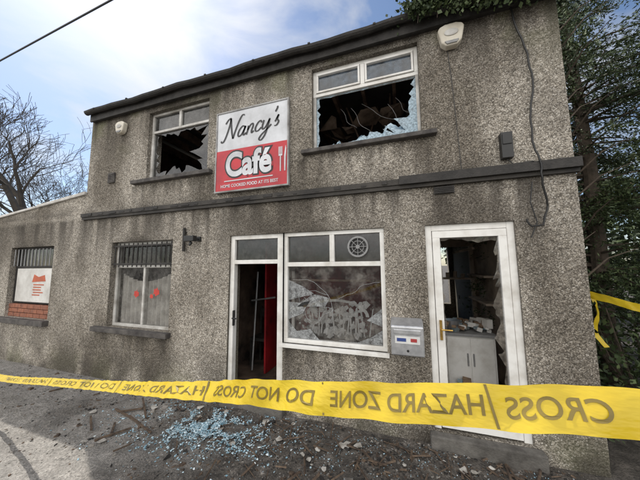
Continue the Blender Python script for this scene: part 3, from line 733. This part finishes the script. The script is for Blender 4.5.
# ---------------------------------------------------------------- vegetation
def leafmat(name,stops):
    m,nt,bs=newmat(name)
    r=nd(nt,'ShaderNodeNewGeometry').outputs['Random Per Island']; v=coords(nt)
    n=noise(nt,v,1.3,2)
    k=math_(nt,'ADD',math_(nt,'MULTIPLY',r,.5),math_(nt,'MULTIPLY',math_(nt,'SUBTRACT',n,.25),1.0),clamp=True)
    cc=ramp(nt,k,stops); nt.links.new(cc,bs.inputs['Base Color']); bs.inputs['Roughness'].default_value=.6
    return m
M_con=leafmat('conifer_foliage',[(0,(.018,.028,.013)),(.5,(.05,.078,.03)),(.85,(.105,.14,.05)),(1,(.16,.13,.08))])
M_ivy=leafmat('ivy_leaves',[(0,(.012,.022,.009)),(.5,(.045,.07,.025)),(1,(.13,.17,.06))])
M_bark=simple('bark',(.13,.10,.075),(.05,.04,.03),14,.9,.5)
M_barkg=simple('bare_bark',(.10,.085,.07),(.05,.045,.04),4,.9)
def leaves(name,C,Dv,size,mat,parent,asp=.4):
    n=len(C); Dv=Dv/np.linalg.norm(Dv,axis=1)[:,None]
    R=np.random.normal(size=(n,3)); S_=np.cross(Dv,R); S_/=np.linalg.norm(S_,axis=1)[:,None]
    L_=size[:,None]*Dv; W_=size[:,None]*asp*S_
    V=np.stack([C-L_*.5,C+W_*.5,C+L_*.6,C-W_*.5],1).reshape(-1,3)
    me=bpy.data.meshes.new(name); me.vertices.add(4*n); me.vertices.foreach_set('co',V.ravel()); me.loops.add(4*n); me.loops.foreach_set('vertex_index',np.arange(4*n))
    me.polygons.add(n); me.polygons.foreach_set('loop_start',np.arange(n)*4); me.polygons.foreach_set('loop_total',np.full(n,4))
    me.materials.append(mat); me.update(calc_edges=True); return link(bpy.data.objects.new(name,me),parent)
def conifer(x,y,H,R,nb,seed,zlow=.4,dens=1.0,ls=1.0):
    rs=np.random.RandomState(seed); E=empty('conifer_tree'); w=MB()
    w.tube([(x,y,-.1),(x+.05,y,H*.4),(x,y+.05,H*.75),(x,y,H)],[.12,.09,.05,.015],10)
    Cs=[];Ds=[];Ss=[]
    for i in range(nb):
        z=zlow+(H-zlow)*rs.rand()**.9; rad=R*(1-(z/H)**1.6)*rs.uniform(.55,1.15)+.15; a=rs.rand()*6.283
        d=np.array([math.cos(a),math.sin(a),0]); droop=rs.uniform(.0,.35)
        P=[np.array([x,y,z])+d*rad*t+np.array([0,0,.25*t*rad*.6-droop*t*t*rad]) for t in np.linspace(0,1,6)]
        w.tube([tuple(p) for p in P],[.022,.017,.013,.009,.006,.003],4)
        ns=int((10+rad*14)*dens)
        for k in range(ns):
            t=.12+.88*rs.rand()**.7; j=min(int(t*5),4); p=P[j]+(P[j+1]-P[j])*(t*5-j)
            p=p+rs.normal(0,.07,3); m_=rs.randint(10,18); 
            dirv=d*rs.uniform(.3,1)+np.array([rs.normal(0,.5),rs.normal(0,.5),rs.uniform(-.7,.25)]); dirv/=np.linalg.norm(dirv)
            tt=rs.rand(m_)[:,None]; Cs.append(p+dirv*tt*.26+rs.normal(0,.018,(m_,3))); Ds.append(dirv+rs.normal(0,.45,(m_,3))); Ss.append(rs.uniform(.03,.07,m_)*ls)
    w.obj('trunk_and_limbs',M_bark,E)
    leaves('foliage',np.concatenate(Cs),np.concatenate(Ds),np.concatenate(Ss),M_con,E,.34)
conifer(2.75,1.9,7.8,1.5,240,1,.8,1.5,.85)
conifer(3.9,.4,7.0,1.4,150,2,.8)
conifer(3.2,4.2,9.5,1.9,200,3,.6,1,1.2)
conifer(5.2,2.4,9,1.9,150,4,.4,.9,1.3)
conifer(2.2,6.4,8.8,1.6,110,5,2,1,1.4)
E=empty('laurel_shrub'); rs=np.random.RandomState(8); n=5200
C=np.stack([rs.normal(2.6,.55,n),rs.normal(1.1,.75,n),np.abs(rs.normal(.55,.45,n))],1); C=C[C[:,0]>1.75]
leaves('leaves',C,rs.normal(0,1,(len(C),3))+[0,-.2,-.3],rs.uniform(.035,.08,len(C)),M_ivy,E,.6)
w=MB()
for i in range(14): a=i*.45; w.tube([(2.6,1.1,0),(2.6+.3*math.cos(a),1.1+.4*math.sin(a),.7),(2.6+.5*math.cos(a),1.1+.7*math.sin(a),1.3)],[.02,.013,.006],5)
w.obj('stems',M_bark,E)
w=MB(); w.tube([(1.78,.45,-.05),(1.80,.43,1.0),(1.76,.46,2.2),(1.86,.6,3.6),(1.9,.7,5.0)],[.035,.03,.026,.02,.008],8)
for i in range(16):
    z=1.6+i*.22; a=i*2.4; w.tube([(1.8,.5,z),(1.8+.25*abs(math.cos(a)),.5+.3*math.sin(a),z+.25),(1.8+.5*abs(math.cos(a)),.5+.5*math.sin(a),z+.35)],[.01,.007,.003],5)
w.obj('sapling_tree',M_bark)
E=empty('ivy_plant'); C=[];Dd=[]
for i in range(230):
    x=rs.uniform(.1,1.9); hgt=.10+.28*max(0,(x-.1)/1.8); p=np.array([x,rs.uniform(-.2,.5),4.70+rs.rand()*hgt]); m_=26
    C.append(p+rs.normal(0,.075,(m_,3))); Dd.append(rs.normal(0,1,(m_,3))+[0,-.3,-.5])
for i in range(190):
    x=rs.uniform(.18,1.75); L_=rs.uniform(.08,.36)*(.5+.5*min(1,(x-.18)/.8)); m_=22
    C.append(np.stack([x+rs.normal(0,.04,m_),-.19+rs.normal(0,.04,m_),4.76-rs.rand(m_)*L_],1)); Dd.append(rs.normal(0,.6,(m_,3))+[0,-.2,-1])
C=np.concatenate(C);Dd=np.concatenate(Dd); leaves('leaves',C,Dd,rs.uniform(.025,.06,len(C)),M_ivy,E,.75)
w=MB()
for i in range(7): x=.3+i*.2; w.tube([(x+.3,.4,4.72),(x+.1,.0,4.80),(x,-.16,4.72),(x-.03,-.17,4.5)],[.01,.008,.006,.003],5)
w.obj('stems',M_bark,E)
def bare_tree(x,y,H,seed):
    rnd=random.Random(seed); w=MB()
    def br(p,d,L,r,dep):
        n=3; pts=[p]; rr=[r]
        for k in range(n):
            d=(d+Vector((rnd.gauss(0,.12),rnd.gauss(0,.12),rnd.gauss(.03,.08)))).normalized(); pts.append(pts[-1]+d*L/n); rr.append(max(.008,r*(1-.35*(k+1)/n)))
        w.tube(pts,rr,7 if dep<2 else (5 if dep<4 else 3))
        if dep>=7: return
        nb=3 if dep<6 else 2
        for k in range(nb):
            q=pts[-1] if k==0 else pts[rnd.randint(1,3)]
            ax=d.orthogonal().normalized(); ax.rotate(Matrix.Rotation(rnd.random()*6.28,3,d)); nd_=(d*1.0+ax*rnd.uniform(.35,1.0)).normalized(); nd_.z+=.08
            br(q,nd_.normalized(),L*rnd.uniform(.66,.86),rr[-1]*rnd.uniform(.62,.82),dep+1)
    br(Vector((x,y,-.1)),Vector((0,0,1)),H*.27,H*.030,0)
    return w.obj('bare_tree',M_barkg)
bare_tree(-17.2,3.6,12.8,4)
bare_tree(-21.5,6.5,10.5,9)
def hedge(x0,x1,y0,y1,h,n,sd,s0=.15,s1=.4):
    rs=np.random.RandomState(sd); t=rs.rand(n)
    C=np.stack([x0+(x1-x0)*t+rs.normal(0,.4,n),y0+(y1-y0)*t+rs.normal(0,.7,n),np.abs(h*rs.rand(n)**.6*(1+.25*np.sin(t*37)))],1)
    leaves('hedge',C,rs.normal(0,1,(n,3)),rs.uniform(s0,s1,n),M_ivy,None,.7)
hedge(-40,-14,14,22,2.6,9000,1)
hedge(2.6,13,9.5,5.0,4.2,9000,2,.12,.30)
w=MB(); w.tube([(-40,-.2,6.6),(-20,-.40,6.15),(-7.7,-.50,6.0),(-4.2,-.59,6.0),(4,-.8,6.2),(20,-1.2,7.0)],.014,6); w.obj('overhead_cable',M_black)
# ---------------------------------------------------------------- light
sun_dir=Vector((-.58,.27,.77)).normalized()
el=math.asin(sun_dir.z); rot=math.atan2(sun_dir.x,sun_dir.y)
wd=bpy.data.worlds.new('World'); sc.world=wd; wd.use_nodes=True; nt=wd.node_tree; bg=nt.nodes['Background']
sky=nd(nt,'ShaderNodeTexSky',sky_type='NISHITA'); sky.sun_disc=False; sky.sun_elevation=el; sky.sun_rotation=rot; sky.air_density=1.0; sky.dust_density=.5; sky.ozone_density=1.8
tc=nd(nt,'ShaderNodeTexCoord'); gen=tc.outputs['Generated']
mp=nd(nt,'ShaderNodeMapping',{0:gen,3:(1.2,1.2,2.6)})
n1=nd(nt,'ShaderNodeTexNoise',{'Vector':mp.outputs[0],'Scale':2.6,'Detail':6,'Roughness':.55,'Distortion':.4}).outputs[0]
dt=nd(nt,'ShaderNodeVectorMath',{0:gen,1:tuple(sun_dir)},operation='DOT_PRODUCT').outputs['Value']
dt=math_(nt,'MAXIMUM',dt,0)
gl=math_(nt,'POWER',dt,22); gl2=math_(nt,'POWER',dt,4)
cl=ramp(nt,math_(nt,'ADD',n1,math_(nt,'MULTIPLY',gl,.10)),[(.46,0),(.72,1)])
bright=math_(nt,'ADD',4.2,math_(nt,'MULTIPLY',gl2,2.2))
ccl=mix(nt,1,(1,1.02,1.06),nd(nt,'ShaderNodeCombineColor',{0:bright,1:bright,2:bright}).outputs[0],'MULTIPLY')
m1=mix(nt,math_(nt,'MULTIPLY',cl,.85),sky.outputs[0],ccl)
gg=nd(nt,'ShaderNodeCombineColor',{0:math_(nt,'MULTIPLY',gl,2.0),1:math_(nt,'MULTIPLY',gl,2.1),2:math_(nt,'MULTIPLY',gl,2.3)}).outputs[0]
m2=mix(nt,1,m1,gg,'ADD')
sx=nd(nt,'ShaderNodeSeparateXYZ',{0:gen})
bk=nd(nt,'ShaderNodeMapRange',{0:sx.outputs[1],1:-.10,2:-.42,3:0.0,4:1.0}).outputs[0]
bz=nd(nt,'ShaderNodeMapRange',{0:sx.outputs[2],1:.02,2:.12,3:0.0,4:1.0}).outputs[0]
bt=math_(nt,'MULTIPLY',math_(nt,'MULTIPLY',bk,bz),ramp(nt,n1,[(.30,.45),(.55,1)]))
m3=mix(nt,bt,m2,(15.5,15.0,14.3))  # unseen bright cloud bank added behind the camera to brighten the facade
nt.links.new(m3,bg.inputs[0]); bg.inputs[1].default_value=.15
sl=bpy.data.lights.new('sun','SUN'); sl.energy=4.5; sl.angle=math.radians(.5); sl.color=(1,.95,.87)
so=bpy.data.objects.new('sun',sl); so.rotation_euler=sun_dir.to_track_quat('Z','Y').to_euler(); link(so)
# ---------------------------------------------------------------- camera
cd=bpy.data.cameras.new('camera'); co=bpy.data.objects.new('camera',cd); link(co)
cd.sensor_width=36; cd.lens=250/640*36; cd.clip_start=.05; cd.clip_end=1500
co.location=(0,-2.94,1.8); co.rotation_euler=(1.6726,.0084,.3170)
sc.camera=co
